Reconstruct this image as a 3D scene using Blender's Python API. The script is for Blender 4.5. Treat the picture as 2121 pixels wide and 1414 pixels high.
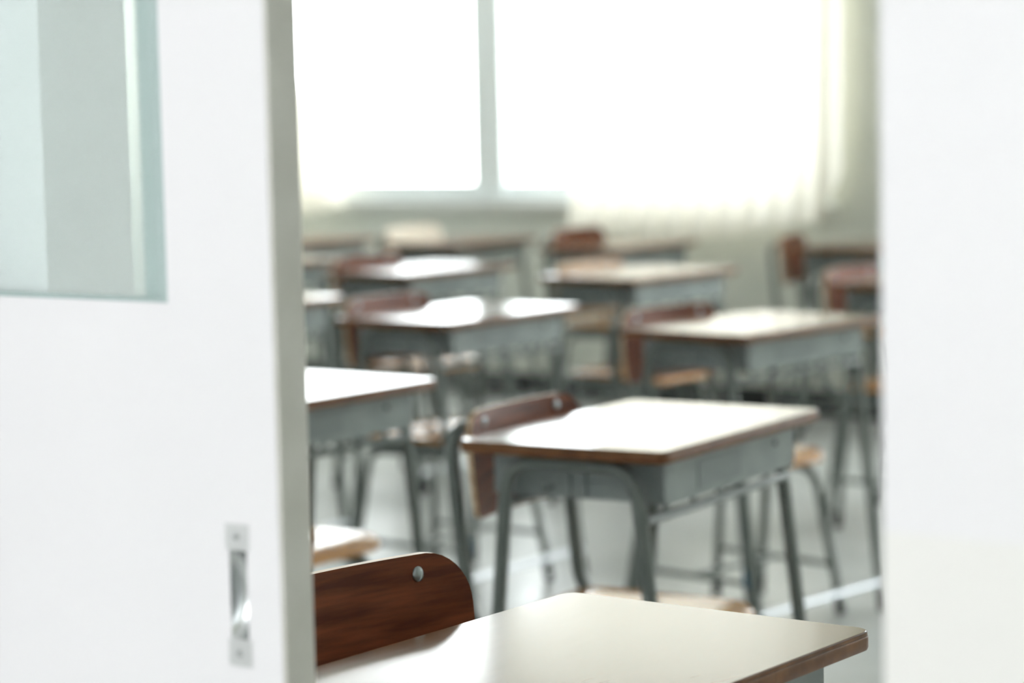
import bpy, bmesh, math, random
from mathutils import Vector, Matrix

for o in list(bpy.data.objects):
    bpy.data.objects.remove(o, do_unlink=True)
scene = bpy.context.scene
COL = scene.collection
R = math.radians

# ------------------------------------------------------------------ camera
# world axes: +X = the way the pupils face, +Y = towards the window wall
F_PX, PITCH, ROLL, HEAD = 5030.2, R(5.473), R(1.258), R(53.29)
rt = Vector((math.sin(HEAD), math.cos(HEAD), 0))
fh = Vector((-math.cos(HEAD), math.sin(HEAD), 0))
fw = fh * math.cos(PITCH) + Vector((0, 0, -math.sin(PITCH)))
up = fh * math.sin(PITCH) + Vector((0, 0, math.cos(PITCH)))
r2 = rt * math.cos(ROLL) - up * math.sin(ROLL)
u2 = rt * math.sin(ROLL) + up * math.cos(ROLL)
cam_d = bpy.data.cameras.new('camera')
cam = bpy.data.objects.new('camera', cam_d)
COL.objects.link(cam)
M = Matrix.Identity(4)
for i in range(3):
    M[i][0], M[i][1], M[i][2] = r2[i], u2[i], -fw[i]
M[2][3] = 1.308
cam.matrix_world = M
cam_d.sensor_fit = 'HORIZONTAL'
cam_d.sensor_width = 36.0
cam_d.lens = 36.0 * F_PX / 2121.0
cam_d.clip_start = 0.05
cam_d.dof.use_dof = True
cam_d.dof.focus_distance = 2.60
cam_d.dof.aperture_fstop = 3.4
scene.camera = cam

# ------------------------------------------------------------------ daylight, exposure
world = bpy.data.worlds.new('overcast_sky')
scene.world = world
world.use_nodes = True
bg = world.node_tree.nodes['Background']
bg.inputs['Color'].default_value = (0.965, 0.985, 1.0, 1)
bg.inputs['Strength'].default_value = 9.0
vs = scene.view_settings
vs.view_transform = 'Standard'
vs.look = 'None'
vs.gamma = 1.0
vs.use_curve_mapping = False
vs.exposure = 0.0

# ------------------------------------------------------------------ materials
def mat(name, col, rough=0.5, spec=0.5, metal=0.0, coat=0.0, coat_rough=0.1):
    m = bpy.data.materials.new(name)
    m.use_nodes = True
    b = m.node_tree.nodes['Principled BSDF']
    b.inputs['Base Color'].default_value = (*col, 1)
    b.inputs['Roughness'].default_value = rough
    b.inputs['Specular IOR Level'].default_value = spec
    b.inputs['Metallic'].default_value = metal
    b.inputs['Coat Weight'].default_value = coat
    b.inputs['Coat Roughness'].default_value = coat_rough
    return m

def noise_col(m, c1, c2, scale=(1, 1, 1), noise=5.0, detail=4.0, lo=0.35, hi=0.65, bump=0.0, bump_dist=0.001, rough=None):
    nt = m.node_tree
    b = nt.nodes['Principled BSDF']
    tc = nt.nodes.new('ShaderNodeTexCoord')
    mp = nt.nodes.new('ShaderNodeMapping')
    mp.inputs['Scale'].default_value = scale
    n = nt.nodes.new('ShaderNodeTexNoise')
    n.inputs['Scale'].default_value = noise
    n.inputs['Detail'].default_value = detail
    cr = nt.nodes.new('ShaderNodeValToRGB')
    cr.color_ramp.elements[0].position = lo
    cr.color_ramp.elements[1].position = hi
    cr.color_ramp.elements[0].color = (*c1, 1)
    cr.color_ramp.elements[1].color = (*c2, 1)
    L = nt.links.new
    L(tc.outputs['Object'], mp.inputs['Vector'])
    L(mp.outputs['Vector'], n.inputs['Vector'])
    L(n.outputs['Fac'], cr.inputs['Fac'])
    L(cr.outputs['Color'], b.inputs['Base Color'])
    if bump:
        bp = nt.nodes.new('ShaderNodeBump')
        bp.inputs['Strength'].default_value = bump
        bp.inputs['Distance'].default_value = bump_dist
        L(n.outputs['Fac'], bp.inputs['Height'])
        L(bp.outputs['Normal'], b.inputs['Normal'])
    if rough:
        mr = nt.nodes.new('ShaderNodeMapRange')
        mr.inputs['To Min'].default_value, mr.inputs['To Max'].default_value = rough
        L(n.outputs['Fac'], mr.inputs['Value'])
        L(mr.outputs['Result'], b.inputs['Roughness'])
    return m

MAT = {}
MAT['laminate'] = noise_col(mat('laminate_wood', (0.3, 0.18, 0.1), 0.2, 0.5),
                            (0.17, 0.092, 0.052), (0.21, 0.118, 0.07), (30, 3.0, 20), 4.0, 5.0,
                            rough=(0.105, 0.14))
MAT['edge'] = noise_col(mat('stained_edge', (0.2, 0.09, 0.035), 0.4, 0.3), (0.12, 0.047, 0.018), (0.2, 0.087, 0.033), (3, 3, 3), 9.0, 5.0)
MAT['joint'] = mat('edge_joint', (0.05, 0.025, 0.012), 0.5)
MAT['back'] = noise_col(mat('brown_plywood', (0.2, 0.06, 0.025), 0.38, 0.25), (0.10, 0.026, 0.012), (0.225, 0.066, 0.027),
                        (6, 3.0, 34), 2.6, 6.0, bump=0.05, bump_dist=0.0005)
MAT['ply_edge'] = noise_col(mat('ply_edge_highlight', (0.55, 0.38, 0.22), 0.4), (0.45, 0.28, 0.14), (0.68, 0.5, 0.32), (1, 1, 60), 3.0)  # pale tone stands for the highlight along the backrest rim
MAT['tan'] = noise_col(mat('plywood_tan_glare', (0.5, 0.3, 0.15), 0.25, 0.5), (0.42, 0.24, 0.12), (0.58, 0.38, 0.22), (6, 3.0, 34), 2.6, 6.0)  # backrest plywood with its glare put into a tan base colour
MAT['glare_pale'] = noise_col(mat('plywood_white_glare', (0.8, 0.72, 0.6), 0.25, 0.5), (0.78, 0.7, 0.58), (0.85, 0.78, 0.67), (6, 3.0, 34), 2.6, 6.0)  # brown plywood too, glare painted in as a near-white base
MAT['seat'] = noise_col(mat('orange_plywood', (0.5, 0.24, 0.08), 0.13, 0.5), (0.44, 0.2, 0.06), (0.58, 0.3, 0.11), (2, 20, 20), 3.0)
MAT['steel'] = noise_col(mat('grey_green_paint', (0.2, 0.225, 0.21), 0.32, 0.5), (0.125, 0.145, 0.135), (0.16, 0.18, 0.168), (1, 1, 1), 14.0)
MAT['tray'] = noise_col(mat('pressed_grey_steel', (0.26, 0.3, 0.29), 0.38, 0.5), (0.22, 0.25, 0.245), (0.27, 0.30, 0.29), (1, 1, 1), 18.0)
MAT['bar'] = mat('worn_bare_steel', (0.5, 0.52, 0.54), 0.28, 0.5, 0.85)
MAT['rubber'] = mat('black_rubber', (0.008, 0.01, 0.01), 0.6)
MAT['rivet'] = mat('steel_rivet', (0.33, 0.36, 0.37), 0.3, 0.5, 0.9)
MAT['blue'] = mat('blue_tape', (0.01, 0.09, 0.17), 0.45)
MAT['label_mark'] = mat('worn_label', (0.205, 0.23, 0.228), 0.5)
MAT['door'] = noise_col(mat('white_door_paint', (0.84, 0.84, 0.845), 0.4, 0.4), (0.81, 0.80, 0.81), (0.835, 0.825, 0.833), (1, 1, 0.6), 2.5)
MAT['door_edge'] = noise_col(mat('worn_grey_door_edge', (0.42, 0.42, 0.37), 0.55), (0.62, 0.61, 0.555), (0.7, 0.69, 0.64), (1, 1, 1), 14.0)
MAT['kick'] = mat('cream_kick_paint', (0.83, 0.82, 0.785), 0.4, 0.4)
MAT['chrome'] = mat('satin_steel_pull', (0.62, 0.64, 0.64), 0.25, 0.5, 1.0)
MAT['pull_plate'] = mat('painted_pull_plate', (0.66, 0.67, 0.66), 0.35, 0.5, 0.5)
MAT['gasket'] = mat('grey_green_gasket', (0.4, 0.5, 0.48), 0.4)
MAT['wall'] = noise_col(mat('pale_wall_paint', (0.62, 0.62, 0.53), 0.6, 0.3), (0.66, 0.675, 0.605), (0.71, 0.72, 0.65), (1, 1, 1), 3.0)
MAT['corridor'] = mat('white_wall_paint', (0.9, 0.9, 0.9), 0.6, 0.3)
MAT['back_wall'] = mat('pale_green_white_paint', (0.83, 0.86, 0.84), 0.6, 0.3)
MAT['ceiling'] = mat('white_ceiling', (0.82, 0.82, 0.8), 0.8, 0.2)
MAT['floor'] = noise_col(mat('grey_vinyl_floor', (0.5, 0.52, 0.5), 0.22, 0.5), (0.55, 0.565, 0.545), (0.62, 0.63, 0.61), (1, 1, 1), 2.2, 6.0, rough=(0.18, 0.3))
MAT['base'] = mat('black_skirting', (0.012, 0.013, 0.014), 0.4)
MAT['alu'] = mat('silver_window_frame', (0.82, 0.86, 0.86), 0.4, 0.5, 0.0)
MAT['sill'] = mat('grey_sill', (0.62, 0.62, 0.58), 0.4)

def shader(name, build):
    m = bpy.data.materials.new(name)
    m.use_nodes = True
    nt = m.node_tree
    nt.nodes.clear()
    out = nt.nodes.new('ShaderNodeOutputMaterial')
    nt.links.new(build(nt), out.inputs['Surface'])
    return m

def mix(nt, fac, a, b):
    n = nt.nodes.new('ShaderNodeMixShader')
    n.inputs[0].default_value = fac
    nt.links.new(a, n.inputs[1])
    nt.links.new(b, n.inputs[2])
    return n.outputs[0]

def bsdf(nt, kind, col, rough=None):
    n = nt.nodes.new('ShaderNodeBsdf' + kind)
    n.inputs['Color'].default_value = (*col, 1)
    if rough is not None:
        n.inputs['Roughness'].default_value = rough
    return n.outputs[0]

MAT['glass'] = shader('clear_glass', lambda nt: mix(nt, 0.05, bsdf(nt, 'Transparent', (0.97, 0.99, 0.985)), bsdf(nt, 'Glossy', (1, 1, 1), 0.02)))
MAT['frost'] = shader('frosted_green_glass', lambda nt: mix(nt, 0.05,
        mix(nt, 0.2, bsdf(nt, 'Transparent', (0.975, 0.998, 0.993)),
            mix(nt, 0.35, bsdf(nt, 'Diffuse', (0.88, 0.94, 0.93)), bsdf(nt, 'Translucent', (0.88, 0.94, 0.93)))),
        bsdf(nt, 'Glossy', (1, 1, 1), 0.08)))
MAT['curtain'] = shader('cream_curtain_cloth', lambda nt: mix(nt, 0.36, bsdf(nt, 'Diffuse', (0.84, 0.80, 0.69)), bsdf(nt, 'Translucent', (0.87, 0.85, 0.79))))

# ------------------------------------------------------------------ mesh helpers
def link(name, bm, m, parent=None, smooth=None):
    me = bpy.data.meshes.new(name)
    bmesh.ops.recalc_face_normals(bm, faces=bm.faces)
    bm.to_mesh(me)
    bm.free()
    ms = m if isinstance(m, (list, tuple)) else [m]
    for k in ms:
        me.materials.append(k)
    if smooth is not None:
        for p in me.polygons:
            p.use_smooth = True
        me.set_sharp_from_angle(angle=R(smooth))
    o = bpy.data.objects.new(name, me)
    COL.objects.link(o)
    if parent:
        o.parent = parent
    return o

def box(bm, x0, x1, y0, y1, z0, z1, bevel=0.0):
    r = bmesh.ops.create_cube(bm, size=1.0)
    for v in r['verts']:
        v.co = Vector(((x0 + x1) / 2 + v.co.x * (x1 - x0), (y0 + y1) / 2 + v.co.y * (y1 - y0), (z0 + z1) / 2 + v.co.z * (z1 - z0)))
    if bevel:
        es = list({e for v in r['verts'] for e in v.link_edges})
        bmesh.ops.bevel(bm, geom=es, offset=bevel, segments=2, affect='EDGES', profile=0.5)
    return bm

def newbox(*a, **k):
    return box(bmesh.new(), *a, **k)

def fillet(pts, rad, seg=7):
    pts = [Vector(p) for p in pts]
    out = [pts[0]]
    for i in range(1, len(pts) - 1):
        a, b, c = pts[i - 1], pts[i], pts[i + 1]
        d1, d2 = (a - b).normalized(), (c - b).normalized()
        ang = d1.angle(d2)
        rr = rad[i - 1] if isinstance(rad, (list, tuple)) else rad
        t = min(rr / math.tan(ang / 2), 0.49 * min((a - b).length, (c - b).length))
        rr = t * math.tan(ang / 2)
        cen = b + (d1 + d2).normalized() * (rr / math.sin(ang / 2))
        s, e = b + d1 * t - cen, b + d2 * t - cen
        tot = s.angle(e)
        for k in range(seg + 1):
            f = k / seg
            out.append(cen + (s * math.sin((1 - f) * tot) + e * math.sin(f * tot)) / math.sin(tot))
    out.append(pts[-1])
    return out

def tube(bm, path, rad, n=12, flat=None, side=None):
    """round tube; flat=(half width along 'side', half thickness)"""
    path = [Vector(p) for p in path]
    rings = []
    ref = Vector(side) if side else None
    prev = None
    for i, p in enumerate(path):
        t = (path[min(i + 1, len(path) - 1)] - path[max(i - 1, 0)]).normalized()
        if ref is not None:
            a = (ref - t * ref.dot(t)).normalized()
        elif prev is None:
            a = t.orthogonal().normalized()
        else:
            a = (prev - t * prev.dot(t)).normalized()
        prev = a
        b = t.cross(a)
        ra, rb = flat if flat else (rad, rad)
        rings.append([bm.verts.new(p + a * ra * math.cos(2 * math.pi * k / n) + b * rb * math.sin(2 * math.pi * k / n)) for k in range(n)])
    for i in range(len(rings) - 1):
        for k in range(n):
            bm.faces.new((rings[i][k], rings[i][(k + 1) % n], rings[i + 1][(k + 1) % n], rings[i + 1][k]))
    bm.faces.new(rings[0][::-1])
    bm.faces.new(rings[-1])
    return bm

def rrect(hx, hy, r, seg=8):
    pts = []
    for cx, cy, a0 in ((hx - r, hy - r, 0), (-hx + r, hy - r, 90), (-hx + r, -hy + r, 180), (hx - r, -hy + r, 270)):
        for k in range(seg + 1):
            a = R(a0 + 90 * k / seg)
            pts.append((cx + r * math.cos(a), cy + r * math.sin(a)))
    return pts

def loft(bm, rings, cap0=True, cap1=True, mats=None):
    vr = [[bm.verts.new(p) for p in r] for r in rings]
    n = len(vr[0])
    for i in range(len(vr) - 1):
        for k in range(n):
            f = bm.faces.new((vr[i][k], vr[i][(k + 1) % n], vr[i + 1][(k + 1) % n], vr[i + 1][k]))
            if mats:
                f.material_index = mats[i]
    if cap0:
        bm.faces.new(vr[0][::-1])
    if cap1:
        bm.faces.new(vr[-1])
    return bm

def empty(name, loc=(0, 0, 0), rz=0.0):
    o = bpy.data.objects.new(name, None)
    o.empty_display_size = 0.1
    COL.objects.link(o)
    o.location = loc
    o.rotation_euler = (0, 0, rz)
    return o

def tag(o, label, cat, group=None):
    o['label'] = label
    o['category'] = cat
    if group:
        o['group'] = group
    return o

def struct(o):
    o['kind'] = 'structure'
    return o

def copy_tree(o, parent=None):
    c = o.copy()
    COL.objects.link(c)
    c.parent = parent
    for ch in [k for k in bpy.data.objects if k.parent == o]:
        copy_tree(ch, c)
    return c

# ------------------------------------------------------------------ the room
XB, XF = -8.55, 1.6            # back and front wall of the classroom
YW = 8.85                     # inner face of the window wall
YD = 1.47                     # corridor face of the door wall
YI = 1.575                    # classroom face of the door wall
YC = -2.3                     # inner face of the corridor's outer wall
ZC = 3.1

o = struct(link('floor', newbox(XB - 0.2, XF + 0.2, YI - 0.02, YW + 0.2, -0.1, 0.0), MAT['floor']))
o['label'] = 'pale grey glossy vinyl classroom floor'
o = struct(link('floor_corridor', newbox(XB - 0.2, XF + 0.2, YC - 0.2, YI - 0.02, -0.1, 0.0), MAT['floor']))
o['label'] = 'pale grey corridor floor outside the classroom'
o = struct(link('ceiling', newbox(XB - 0.2, XF + 0.2, YC - 0.2, YW + 0.2, ZC, ZC + 0.12), MAT['ceiling']))
o['label'] = 'white ceiling'

# window wall with two openings
W1 = (-8.45, -4.93)
W2 = (-3.55, 0.6)  # second opening is out of view, added to light the room
ZS, ZT = 0.885, 2.98
bm = bmesh.new()
box(bm, XB - 0.2, XF + 0.2, YW, YW + 0.2, 0, ZS)
box(bm, XB - 0.2, XF + 0.2, YW, YW + 0.2, ZT, ZC)
box(bm, XB - 0.2, W1[0], YW, YW + 0.2, ZS, ZT)
box(bm, W1[1], W2[0], YW, YW + 0.2, ZS, ZT)
box(bm, W2[1], XF + 0.2, YW, YW + 0.2, ZS, ZT)
o = struct(link('wall_window', bm, MAT['wall']))
o['label'] = 'pale grey-beige wall below and beside the bright windows'
o = struct(link('wall_back', newbox(XB - 0.2, XB, YC, YW, 0, ZC), MAT['back_wall']))
o = struct(link('wall_front', newbox(XF, XF + 0.2, YC, YW, 0, ZC), MAT['wall']))
o = struct(link('baseboard_window', newbox(XB, XF, YW - 0.018, YW, 0, 0.11, bevel=0.004), MAT['base']))
o['label'] = 'black skirting board along the foot of the window wall'

# door wall (opening X -1.60 .. 0.30, up to z 2.1)
bm = bmesh.new()
box(bm, XB - 0.2, -1.605, YD, YI, 0, ZC)
box(bm, 0.30, XF + 0.2, YD, YI, 0, ZC)
box(bm, -1.605, 0.30, YD, YI, 2.1, ZC)
o = struct(link('wall_corridor', bm, MAT['corridor']))
o['label'] = 'white corridor wall with the wide doorway'
# outer corridor wall with an unseen window band, added and sized to light the doors
CZ0, CZ1 = 1.0, 1.85
bm = bmesh.new()
box(bm, XB - 0.2, XF + 0.2, YC - 0.2, YC, 0, CZ0)
box(bm, XB - 0.2, XF + 0.2, YC - 0.2, YC, CZ1, ZC)
box(bm, XB - 0.2, -4.4, YC - 0.2, YC, CZ0, CZ1)
box(bm, 0.6, XF + 0.2, YC - 0.2, YC, CZ0, CZ1)
o = struct(link('wall_corridor_outer', bm, MAT['corridor']))

# windows: aluminium frame, sliding sashes with panes
def window(name, x0, x1, stiles, label):
    w = struct(empty(name, ((x0 + x1) / 2, YW + 0.1, ZS)))
    w['label'] = label
    cx = (x0 + x1) / 2
    bm = bmesh.new()
    y0, y1 = -0.06, 0.06
    h = ZT - ZS
    box(bm, x0 - cx, x1 - cx, y0, y1, 0, 0.03, bevel=0.003)
    box(bm, x0 - cx, x1 - cx, y0, y1, h - 0.04, h, bevel=0.003)
    box(bm, x0 - cx, x0 - cx + 0.035, y0, y1, 0.03, h - 0.04)
    box(bm, x1 - cx - 0.035, x1 - cx, y0, y1, 0.03, h - 0.04)
    link('frame', bm, MAT['alu'], w)
    edges = [x0 + 0.035] + stiles + [x1 - 0.035]
    for i in range(len(edges) - 1):
        a, b = edges[i] - cx, edges[i + 1] - cx
        if i > 0:
            a -= 0.087
        if i < len(edges) - 2:
            b += 0.087
        yy = -0.028 if i % 2 == 0 else 0.008
        bm = bmesh.new()
        s = 0.174
        box(bm, a, b, yy, yy + 0.03, 0.03, 0.085, bevel=0.003)
        box(bm, a, b, yy, yy + 0.03, h - 0.09, h - 0.04, bevel=0.003)
        box(bm, a, a + (s if i > 0 else 0.05), yy, yy + 0.03, 0.085, h - 0.09, bevel=0.003)
        box(bm, b - (s if i < len(edges) - 2 else 0.05), b, yy, yy + 0.03, 0.085, h - 0.09, bevel=0.003)
        sash = link('sash', bm, MAT['alu'], w)
        link('pane', newbox(a + 0.03, b - 0.03, yy + 0.012, yy + 0.017, 0.05, h - 0.07), MAT['glass'], sash)
    bm = newbox(x0 - cx - 0.03, x1 - cx + 0.03, -0.135, -0.06, -0.045, 0.0, bevel=0.006)
    link('sill', bm, MAT['sill'], w)
    return w

window('window_1', W1[0], W1[1], [-6.765], 'wide aluminium sliding window, overexposed white, half covered by cream curtains')
window('window_2', W2[0], W2[1], [-1.5], 'aluminium sliding window added out of view along the same wall for room light')

# curtains: pleated sheets
def curtain(name, x0f, x1f, z0f, ztop, y, pleats, amp, label, seed):
    rnd = random.Random(seed)
    ph = [rnd.uniform(0, 6.28) for _ in range(4)]
    bm = bmesh.new()
    nu, nv = 150, 26
    grid = []
    for j in range(nv + 1):
        row = []
        for i in range(nu + 1):
            u, t = i / nu, j / nv
            x0, x1 = x0f(t), x1f(t)
            x = x0 + (x1 - x0) * u
            zb = z0f(u)
            z = ztop + (zb - ztop) * t
            a = amp * (0.6 + 0.5 * t)
            yy = y + a * math.sin(2 * math.pi * pleats * u + ph[0] + 0.5 * math.sin(3 * u + ph[1])) + 0.4 * a * math.sin(2 * math.pi * pleats * 1.9 * u + ph[2] + 1.2 * t)
            row.append(bm.verts.new((x, yy, z)))
        grid.append(row)
    for j in range(nv):
        for i in range(nu):
            bm.faces.new((grid[j][i], grid[j][i + 1], grid[j + 1][i + 1], grid[j + 1][i]))
    o = link(name, bm, MAT['curtain'], None, smooth=80)
    tag(o, label, 'curtain', 'cream window curtains')
    return o

def sw(a, b, k):
    return lambda t: a + (b - a) * max(0.0, min(1.0, t)) ** k
def hem(u):
    z = 0.745 + 0.012 * math.sin(11 * u)
    if u > 0.62:
        z += 0.085 * ((u - 0.62) / 0.3) ** 1.3
    if u > 0.93:
        z += 0.22 * ((u - 0.93) / 0.07) ** 2
    return z
def tied(t):
    # unseen width at the rail added to dim the desk reflection, gathered at mid height, flaring a little at the hem
    a = max(0.0, min(1.0, (t - 0.18) / 0.34))
    a = a * a * (3 - 2 * a)
    return -6.62 + 0.53 * a - 0.13 * max(0.0, (t - 0.55) / 0.45) ** 2
curtain('curtain', tied, sw(-4.81, -4.83, 1), hem,
        2.96, YW - 0.12, 11, 0.026, 'broad cream curtain drawn across the right part of the window', 3)
curtain('curtain', sw(-8.54, -8.54, 1), sw(-8.05, -7.5, 3), lambda u: 0.82 + 0.05 * max(0, (u - 0.8) / 0.2),
        2.96, YW - 0.12, 12, 0.026, 'cream curtain pushed to the left end, beside the open door edge', 8)

# ------------------------------------------------------------------ sliding doors
def door_left():
    x1, x0 = -1.291, -2.19
    y0, y1 = 1.42, 1.455
    d = struct(empty('door_1', ((x0 + x1) / 2, (y0 + y1) / 2, 0)))
    d['label'] = 'white sliding door slid open, with frosted glass pane and recessed pull'
    cx, cy = (x0 + x1) / 2, (y0 + y1) / 2
    gx1, gx0, gz0, gz1 = -1.409, -2.07, 1.156, 1.86
    bm = bmesh.new()
    f = 0.0006
    ex = x1 - 0.004
    def B(a, b, z0, z1):
        box(bm, a - cx, b - cx, y0 - cy, y1 - cy, z0, z1)
    # pull recess hole is cut as a gap in the right stile
    hx0, hx1, hz0, hz1 = -1.3495, -1.3305, 0.8845, 0.9575
    B(x0, gx0, 0.01, 2.05)
    B(gx0, gx1, 0.01, gz0)
    B(gx0, gx1, gz1, 2.05)
    B(gx1, hx0, 0.01, 2.05)
    B(hx1, ex, 0.01, 2.05)
    B(hx0, hx1, 0.01, hz0)
    B(hx0, hx1, hz1, 2.05)
    bmesh.ops.remove_doubles(bm, verts=bm.verts, dist=1e-5)
    link('leaf', bm, MAT['door'], d)
    link('door_edge', newbox(ex - cx, x1 - cx, y0 - cy + 0.0005, y1 - cy, 0.01, 2.05, bevel=0.001), MAT['door_edge'], d)
    link('glass_pane', newbox(gx0 - cx, gx1 - cx, y0 - cy + 0.006, y0 - cy + 0.011, gz0, gz1), MAT['frost'], d)
    link('gasket', newbox(gx1 - cx - 0.038, gx1 - cx - 0.018, y0 - cy + 0.0115, y0 - cy + 0.0215, gz0, gz1, bevel=0.002), MAT['gasket'], d)
    bm = newbox(gx1 - cx - 0.008, gx1 - cx, y0 - cy + 0.001, y0 - cy + 0.006, gz0, gz1, bevel=0.001)
    box(bm, gx0 - cx, gx1 - cx - 0.008, y0 - cy + 0.001, y0 - cy + 0.006, gz0, gz0 + 0.004, bevel=0.001)
    link('glazing_bead', bm, MAT['gasket'], d)
    # recessed pull: flat plate above and below, scooped cup between
    px0, px1 = -1.3525 - cx, -1.3275 - cx
    yf = y0 - cy - 0.0012
    h = link('door_pull', newbox(px0, px1, yf, y0 - cy, hz1, 0.979, bevel=0.0004), MAT['pull_plate'], d)
    h['label'] = 'recessed satin steel pull'
    link('lower_plate', newbox(px0, px1, yf, y0 - cy, 0.862, hz0, bevel=0.0004), MAT['pull_plate'], h)
    bm = bmesh.new()
    n = 14
    for k in range(n):
        z = hz0 + (hz1 - hz0) * k / (n - 1)
    rings = []
    hx0l, hx1l = hx0 - cx, hx1 - cx
    rows = []
    for k in range(n + 1):
        t = k / n
        z = hz0 + (hz1 - hz0) * t
        dep = 0.014 * math.sin(math.pi * t) ** 0.5
        row = []
        for i in range(9):
            s = i / 8
            row.append(bm.verts.new((hx0l + (hx1l - hx0l) * s, y0 - cy + dep * (math.sin(math.pi * s) ** 0.5 if 0 < s < 1 else 0), z)))
        rows.append(row)
    for k in range(n):
        for i in range(8):
            bm.faces.new((rows[k][i], rows[k][i + 1], rows[k + 1][i + 1], rows[k + 1][i]))
    link('pull_cup', bm, MAT['chrome'], h, smooth=60)
    for zz in (0.969, 0.873):
        bm = bmesh.new()
        bmesh.ops.create_cone(bm, cap_ends=True, segments=14, radius1=0.0034, radius2=0.0026, depth=0.0016,
                              matrix=Matrix.Translation(((px0 + px1) / 2, yf - 0.0006, zz)) @ Matrix.Rotation(R(90), 4, 'X'))
        link('screw', bm, MAT['chrome'], h)
    return d

def door_right():
    x0, x1 = -0.7235, 0.18
    y0, y1 = 1.36, 1.395
    cx, cy = (x0 + x1) / 2, (y0 + y1) / 2
    d = struct(empty('door_2', (cx, cy, 0)))
    d['label'] = 'white sliding door leaf at the right edge of the doorway'
    gx0, gx1, gz0, gz1 = -0.59, 0.05, 1.156, 1.86
    bm = bmesh.new()
    for a, b, z0, z1 in ((x0, gx0, 1.036, 2.05), (gx1, x1, 1.036, 2.05), (gx0, gx1, 1.036, gz0), (gx0, gx1, gz1, 2.05)):
        box(bm, a - cx, b - cx, y0 - cy, y1 - cy, z0, z1)
    bmesh.ops.remove_doubles(bm, verts=bm.verts, dist=1e-5)
    link('leaf', bm, MAT['door'], d)
    link('kick_panel', newbox(x0 - cx, x1 - cx, y0 - cy, y1 - cy, 0.01, 1.036), MAT['kick'], d)
    link('glass_pane', newbox(gx0 - cx, gx1 - cx, -0.003, 0.003, gz0, gz1), MAT['frost'], d)
    return d
door_left()
door_right()
# head rail that both leaves hang from
o = struct(link('trim_1', newbox(-2.3, 0.35, 1.34, 1.47, 2.052, 2.12, bevel=0.003), MAT['alu']))
o['label'] = 'metal head rail of the sliding doors'

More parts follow.
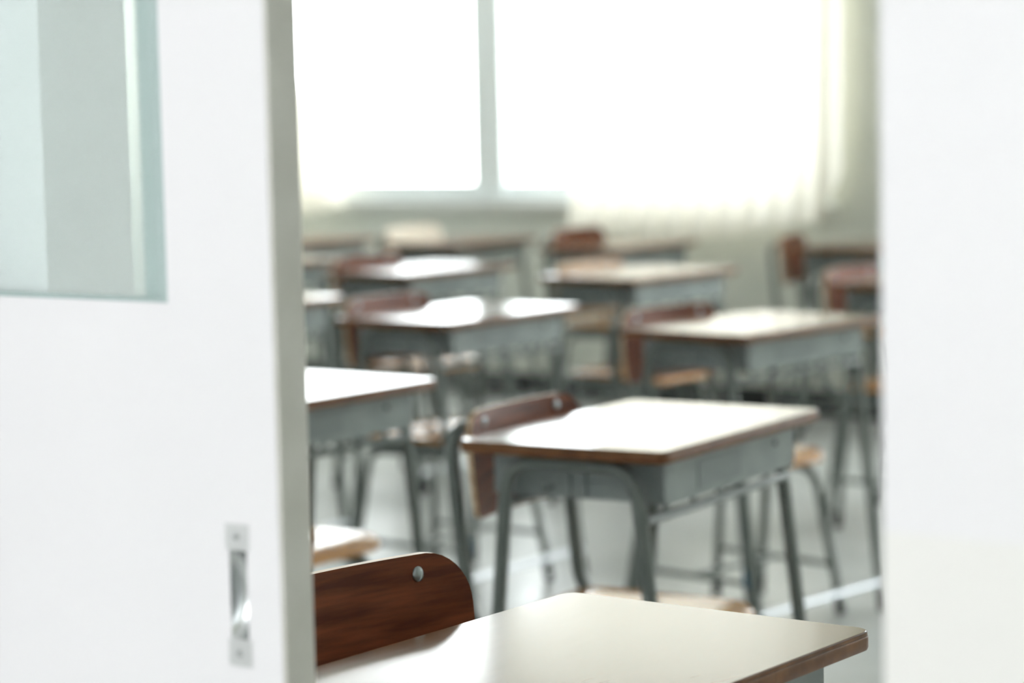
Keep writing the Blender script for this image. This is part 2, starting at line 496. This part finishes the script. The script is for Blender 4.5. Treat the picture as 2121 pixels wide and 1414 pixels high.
# ------------------------------------------------------------------ school desk
DW, DD, DH = 0.606, 0.392, 0.76       # width (Y), depth (X), height
def make_desk():
    d = empty('school_desk')
    zt, zb = DH, DH - 0.021
    rc = 0.020
    def ring(inset, z):
        return [(x, y, z) for x, y in rrect(DD / 2 - inset, DW / 2 - inset, max(rc - inset, 0.004))]
    top = link('table_top', loft(bmesh.new(), [ring(0.0022, zb + 0.001), ring(0.0022, zt - 0.0006), ring(0.0028, zt)]), MAT['laminate'], d, smooth=30)
    rings = [ring(0.0021, zt - 0.0006), ring(0.0012, zt - 0.0010), ring(0.0006, zt - 0.0046), ring(0.0008, zt - 0.0052), ring(0.0, zt - 0.0066),
             ring(0.0, zb + 0.004), ring(0.0012, zb + 0.0012), ring(0.004, zb), ring(0.02, zb)]
    link('edge_band', loft(bmesh.new(), rings, cap0=False, cap1=False, mats=[1, 0, 1, 0, 0, 0, 0, 0]), [MAT['edge'], MAT['joint']], top, smooth=40)
    # pressed steel book tray, open towards the pupil (-X)
    bh, bx0, bx1, by = 0.074, -0.165, 0.165, 0.235
    z1 = zb - 0.001
    z0 = z1 - bh
    tr = link('book_tray', newbox(bx0, bx1 - 0.002, -by + 0.002, by - 0.002, z0, z0 + 0.002), MAT['tray'], d)
    pw, pr = by + 0.012, 0.018
    prof = [(-pw, z1)] + [(-pw + pr - pr * math.cos(R(a)), z0 + pr - pr * math.sin(R(a))) for a in range(0, 91, 15)]
    prof += [(-y_, z_) for y_, z_ in prof[::-1]]
    link('front_panel', loft(bmesh.new(), [[(bx1 - 0.002, y_, z_) for y_, z_ in prof], [(bx1 + 0.001, y_, z_) for y_, z_ in prof]]), MAT['tray'], tr)
    mk = link('label_holder', newbox(bx1 + 0.001, bx1 + 0.0022, -0.13, 0.03, z0 + 0.012, z0 + 0.06, bevel=0.0005), MAT['label_mark'], tr)
    bm = bmesh.new()
    bmesh.ops.create_cone(bm, cap_ends=True, segments=12, radius1=0.0055, radius2=0.005, depth=0.003, matrix=Matrix.Translation((bx1 + 0.002, 0.165, z0 + 0.05)) @ Matrix.Rotation(R(90), 4, 'Y'))
    link('hole_disc', bm, MAT['rubber'], tr)  # black disc standing in for a small hole in the panel
    mk['label'] = 'dark worn rectangle where a label was'
    for sgn in (-1, 1):
        y = sgn * by
        bm = newbox(bx0, bx1 - 0.002, min(y, y - sgn * 0.002), max(y, y - sgn * 0.002), z0, z1)
        sp = link('side_panel', bm, MAT['tray'], tr)
        for xx in (-0.018, 0.012):
            yy0, yy1 = sorted((y, y + sgn * 0.005))
            link('rib', newbox(xx - 0.0035, xx + 0.0035, yy0, yy1, z0 + 0.004, z1 - 0.012, bevel=0.001), MAT['tray'], tr)
        bm = tube(bmesh.new(), fillet([(-0.05, y, z0 + 0.018), (-0.05, y + sgn * 0.034, z0 + 0.012), (-0.05, y + sgn * 0.034, z0 + 0.03)], 0.006), 0.0035, 8)
        link('bag_hook', bm, MAT['steel'], d, smooth=60)
    # side frames: splayed inverted U of steel tube
    yt = 0.268
    rt_ = 0.0125
    zt2 = zb - rt_ - 0.001
    for sgn in (-1, 1):
        y = sgn * yt
        path = fillet([(-0.182, y, 0.025), (-0.118, y, zt2), (0.122, y, zt2), (0.205, y, 0.025)], 0.055, 8)
        link('leg_frame', tube(bmesh.new(), path, rt_, 14, side=(0, 1, 0)), MAT['steel'], d, smooth=60)
        for xf, dx in ((-0.1843, -0.1), (0.2079, 0.1)):
            bm = tube(bmesh.new(), [(xf, y, 0.0), (xf - dx * 0.02, y, 0.028), (xf - dx * 0.05, y, 0.05)], 0.0142, 12)
            link('rubber_foot', bm, MAT['rubber'], d, smooth=40)
    # rail under the front panel with small brackets, foot rail below
    zr = z0 - 0.024
    xr = 0.128 + 0.118 * (0.739 - z0 + 0.024)
    link('front_rail', tube(bmesh.new(), [(xr, -yt, zr), (xr, yt, zr)], 0.008, 10), MAT['steel'], d, smooth=60)
    link('rear_rail', tube(bmesh.new(), [(-0.13, -yt, z0 - 0.012), (-0.13, yt, z0 - 0.012)], 0.008, 10), MAT['steel'], d, smooth=60)
    for k in range(5):
        yy = -0.19 + 0.095 * k
        link('bracket', newbox(xr - 0.002, xr + 0.002, yy - 0.008, yy + 0.008, zr + 0.004, z0, bevel=0.001), MAT['steel'], d)
    zf = 0.075
    xf = 0.205 - (zf - 0.025) * (0.083 / (zt2 - 0.025))
    link('foot_rail', tube(bmesh.new(), [(xf, -yt, zf), (xf, yt, zf)], 0, 12, flat=(0.015, 0.009), side=(1, 0, 0)), MAT['bar'], d, smooth=60)
    return d

# ------------------------------------------------------------------ school chair (origin below the seat centre, faces +X)
SZ = 0.43
def make_chair():
    c = empty('school_chair')
    # seat: shaped ply sheet
    hx, hy, rc = 0.18, 0.17, 0.05
    def sh(x, y, z):
        return (x, y, z - 0.010 * max(0.0, 1 - (x / 0.2) ** 2 - 0.0) * max(0, 1 - (y / 0.21) ** 2) - (0.018 * max(0, (x - 0.12) / 0.065) ** 2))
    def ring(i, z):
        return [sh(x, y, z) for x, y in rrect(hx - i, hy - i, rc)]
    bm = bmesh.new()
    loft(bm, [ring(0.004, SZ - 0.016), ring(0.0, SZ - 0.013), ring(0.0, SZ - 0.004), ring(0.004, SZ)], cap0=True, cap1=False)
    ins = [[sh(x * k, y * k, SZ) for x, y in rrect(hx - 0.004, hy - 0.004, rc)] for k in (1.0, 0.75, 0.5, 0.25, 0.05)]
    loft(bm, ins, cap0=False, cap1=True)
    bmesh.ops.remove_doubles(bm, verts=bm.verts, dist=1e-5)
    link('seat', bm, MAT['seat'], c, smooth=45)
    # back panel: bent ply, tilted
    hw, z0, z1, th = 0.195, 0.605, 0.788, 0.010
    tilt = R(5.9)
    def bp(y, z, off):
        bend = 0.022 * (y / hw) ** 2          # ends come forward
        x = -0.21 + 0.0178 + bend - (z - 0.43) * math.tan(tilt) + off
        return (x, y, z)
    zc = (z0 + z1) / 2
    bm = bmesh.new()
    def face_grid(off):
        # horizontal strips so that the sheet follows the bend
        N = 36
        top, bot = [], []
        for k in range(N + 1):
            y = hw * math.sin(math.pi / 2 * (2 * k / N - 1))
            rr, r2_ = 0.06, 0.02
            def hh(rad):
                e = abs(y) - (hw - rad)
                return ((z1 - z0) / 2) - (rad - math.sqrt(max(rad * rad - e * e, 0)) if e > 0 else 0)
            tz, bz = hh(rr), -hh(r2_)
            col = [bm.verts.new(bp(y, zc + bz + (tz - bz) * j / 6, off)) for j in range(7)]
            top.append(col)
        for k in range(N):
            for j in range(6):
                bm.faces.new((top[k][j], top[k + 1][j], top[k + 1][j + 1], top[k][j + 1]))
        return top
    A = face_grid(th / 2)
    B = face_grid(-th / 2)
    N = len(A) - 1
    for k in range(N):
        for (j) in (0, 6):
            f = bm.faces.new((A[k][j], A[k + 1][j], B[k + 1][j], B[k][j]))
            f.material_index = 1
    for k in (0, N):
        for j in range(6):
            f = bm.faces.new((A[k][j], A[k][j + 1], B[k][j + 1], B[k][j]))
            f.material_index = 1
    bk = link('backrest', bm, [MAT['back'], MAT['ply_edge']], c, smooth=50)
    for y in (-0.125, 0.125):
        for z in (0.767,):
            p = Vector(bp(y, z, th / 2))
            b2 = bmesh.new()
            bmesh.ops.create_uvsphere(b2, u_segments=14, v_segments=8, radius=0.0085,
                                      matrix=Matrix.Translation(p) @ Matrix.Rotation(-tilt, 4, 'Y') @ Matrix.Diagonal((0.35, 1, 1, 1)))
            rv = link('rivet', b2, MAT['rivet'], bk, smooth=60)
            rv['label'] = 'round steel rivet'
    # back frame: inverted U of flattened tube that runs down and bends forward under the seat
    def bx(z):
        return -0.21 - (z - 0.43) * math.tan(tilt)
    zz = 0.757
    yb = 0.19
    arc = [(0.12, -0.125, SZ - 0.028), (bx(SZ - 0.03), -yb, SZ - 0.028), (bx(zz), -yb, zz), (bx(zz), yb, zz), (bx(SZ - 0.03), yb, SZ - 0.028), (0.12, 0.125, SZ - 0.028)]
    path = fillet(arc, [0.06, 0.05, 0.05, 0.06], 8)
    bm = tube(bmesh.new(), path, 0.0125, 12)
    link('back_frame', bm, MAT['steel'], c, smooth=60)
    # side leg frames: inverted U, splayed, with stretchers
    yl = 0.15
    zl = SZ - 0.052
    for sgn in (-1, 1):
        y = sgn * yl
        path = fillet([(-0.215, sgn * 0.18, 0.02), (-0.16, y, zl), (0.14, y, zl), (0.20, sgn * 0.18, 0.02)], 0.05, 7)
        link('leg_frame', tube(bmesh.new(), path, 0.011, 12), MAT['steel'], c, smooth=60)
        for xf, k in ((-0.2155, 1), (0.2005, -1)):
            bm = tube(bmesh.new(), [(xf, sgn * 0.1805, 0.0), (xf + k * 0.0045, sgn * 0.179, 0.025), (xf + k * 0.008, sgn * 0.1775, 0.045)], 0.0128, 12)
            link('rubber_foot', bm, MAT['rubber'], c, smooth=40)
        t = 0.11 / (zl - 0.02)
        ys = sgn * (0.18 - 0.03 * t)
        link('stretcher', tube(bmesh.new(), [(-0.215 + 0.055 * t, ys, 0.13), (0.20 - 0.06 * t, ys, 0.13)], 0.0075, 10), MAT['steel'], c, smooth=60)
    t = 0.2
    link('cross_stretcher', tube(bmesh.new(), [(0.0, -0.17, 0.13), (0.0, 0.17, 0.13)], 0.0075, 10), MAT['steel'], c, smooth=60)
    return c

# x, y, yaw(deg), desk label, chair (dx, dy, dyaw, label) relative to the desk
DESKS = [
    (-1.388, 1.918, -0.1, 'nearest desk in sharp focus, brown edge band, cut off by the bottom of the frame',
     (-0.10, 0.012, -6.0, 'nearest chair, sharp brown backrest with one steel rivet beside the open door')),
    (-2.312, 3.484, 5.1, 'second desk from the front, whole pale top with dark brown edge in mid picture',
     (-0.04, 0.0, 0.0, 'chair with brown backrest tucked under the second desk in mid picture')),
    (-4.076, 5.229, 0.0, 'bright white-topped desk left of centre, third row back, below the window mullion',
     (-0.045, 0.0, 0.0, 'chair with glare on its backrest behind the bright desk left of centre')),
    (-3.159, 5.253, -5.1, 'third-row desk at right, its right corner touching the right door edge',
     (-0.065, 0.0, -3.0, 'chair with orange-edged seat under the third-row desk at right')),
    (-5.368, 6.669, -1.8, 'narrow white-looking desk at left, fourth row, above the bright third-row desk',
     (-0.04, 0.0, 0.0, 'chair with red-brown backrest behind the fourth-row desk at left')),
    (-4.481, 6.731, -2.9, 'fourth-row desk right of centre with blue-grey front panel',
     (-0.03, 0.04, 0.0, 'chair with backrest paled by glare behind the fourth-row desk right of centre')),
    (-6.343, 8.156, 1.0, 'far desk against the window wall below the mullion, pinkish top',
     (-0.045, 0.0, 0.0, 'chair with pale shining backrest at the far window wall, left of centre')),
    (-5.484, 8.089, 1.0, 'far desk against the window wall below the drawn curtain, brownish top',
     (-0.03, 0.06, 0.0, 'chair with thin orange-brown backrest strip behind the far desk below the curtain')),
    (-3.281, 3.583, 0.2, 'second-row desk half hidden by the left door, white corner showing',
     (-0.06, 0.05, 0.0, 'chair showing only its pale seat beside the left door edge, above the nearest backrest')),
    (-4.945, 5.239, 0.0, 'third-row desk mostly hidden by the left door, small white corner', None),
    (-7.10, 7.98, 0.0, 'far left desk with orange-tan top beside the door edge', None),
    (-6.215, 6.71, 0.0, 'greyish desk corner of the fourth row just right of the door edge', None),
    (-4.49, 8.36, 0.0, 'dim desk at the far right in front of the bare wall',
     (-0.12, 0.0, 15.0, 'chair with dark brown backrest in front of the bare wall at far right')),
    (-3.449, 6.80, 0.0, 'fourth-row desk at the far right, mostly hidden by the right door',
     (-0.06, 0.0, 0.0, 'chair behind the fourth-row desk at far right beside the right door edge')),
]
desk0 = make_desk()
chair0 = make_chair()
for i, (x, y, yaw, dl, ch) in enumerate(DESKS):
    d = desk0 if i == 0 else copy_tree(desk0)
    d.location = (x, y, 0)
    d.rotation_euler = (0, 0, R(yaw))
    tag(d, dl, 'desk', 'school desks in rows')
    if ch:
        dx, dy, dyaw, cl = ch
        c = chair0 if i == 0 else copy_tree(chair0)
        cs, sn = math.cos(R(yaw)), math.sin(R(yaw))
        c.location = (x + dx * cs - dy * sn, y + dx * sn + dy * cs, 0)
        c.rotation_euler = (0, 0, R(yaw + dyaw))
        if i in (0, 6, 7, 8):                   # a size taller
            c.scale = (1, 1, 1.035)
        else:
            c.scale = (1, 1, 1.012 if i in (2, 4) else 1)
        tag(c, cl, 'chair', 'school chairs at the desks')
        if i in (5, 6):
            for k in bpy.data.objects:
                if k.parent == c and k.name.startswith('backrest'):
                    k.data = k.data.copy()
                    k.data.materials[0] = MAT['tan'] if i == 5 else MAT['glare_pale']  # glare on these two backrests is put into the base colour
        if i in (2, 3):
            bm = tube(bmesh.new(), [(0.184, -0.1715, 0.12), (0.178, -0.1685, 0.165)], 0.0125, 12)
            b = link('tape_band', bm, MAT['blue'], c, smooth=60)
            b['label'] = 'blue tape around the leg'
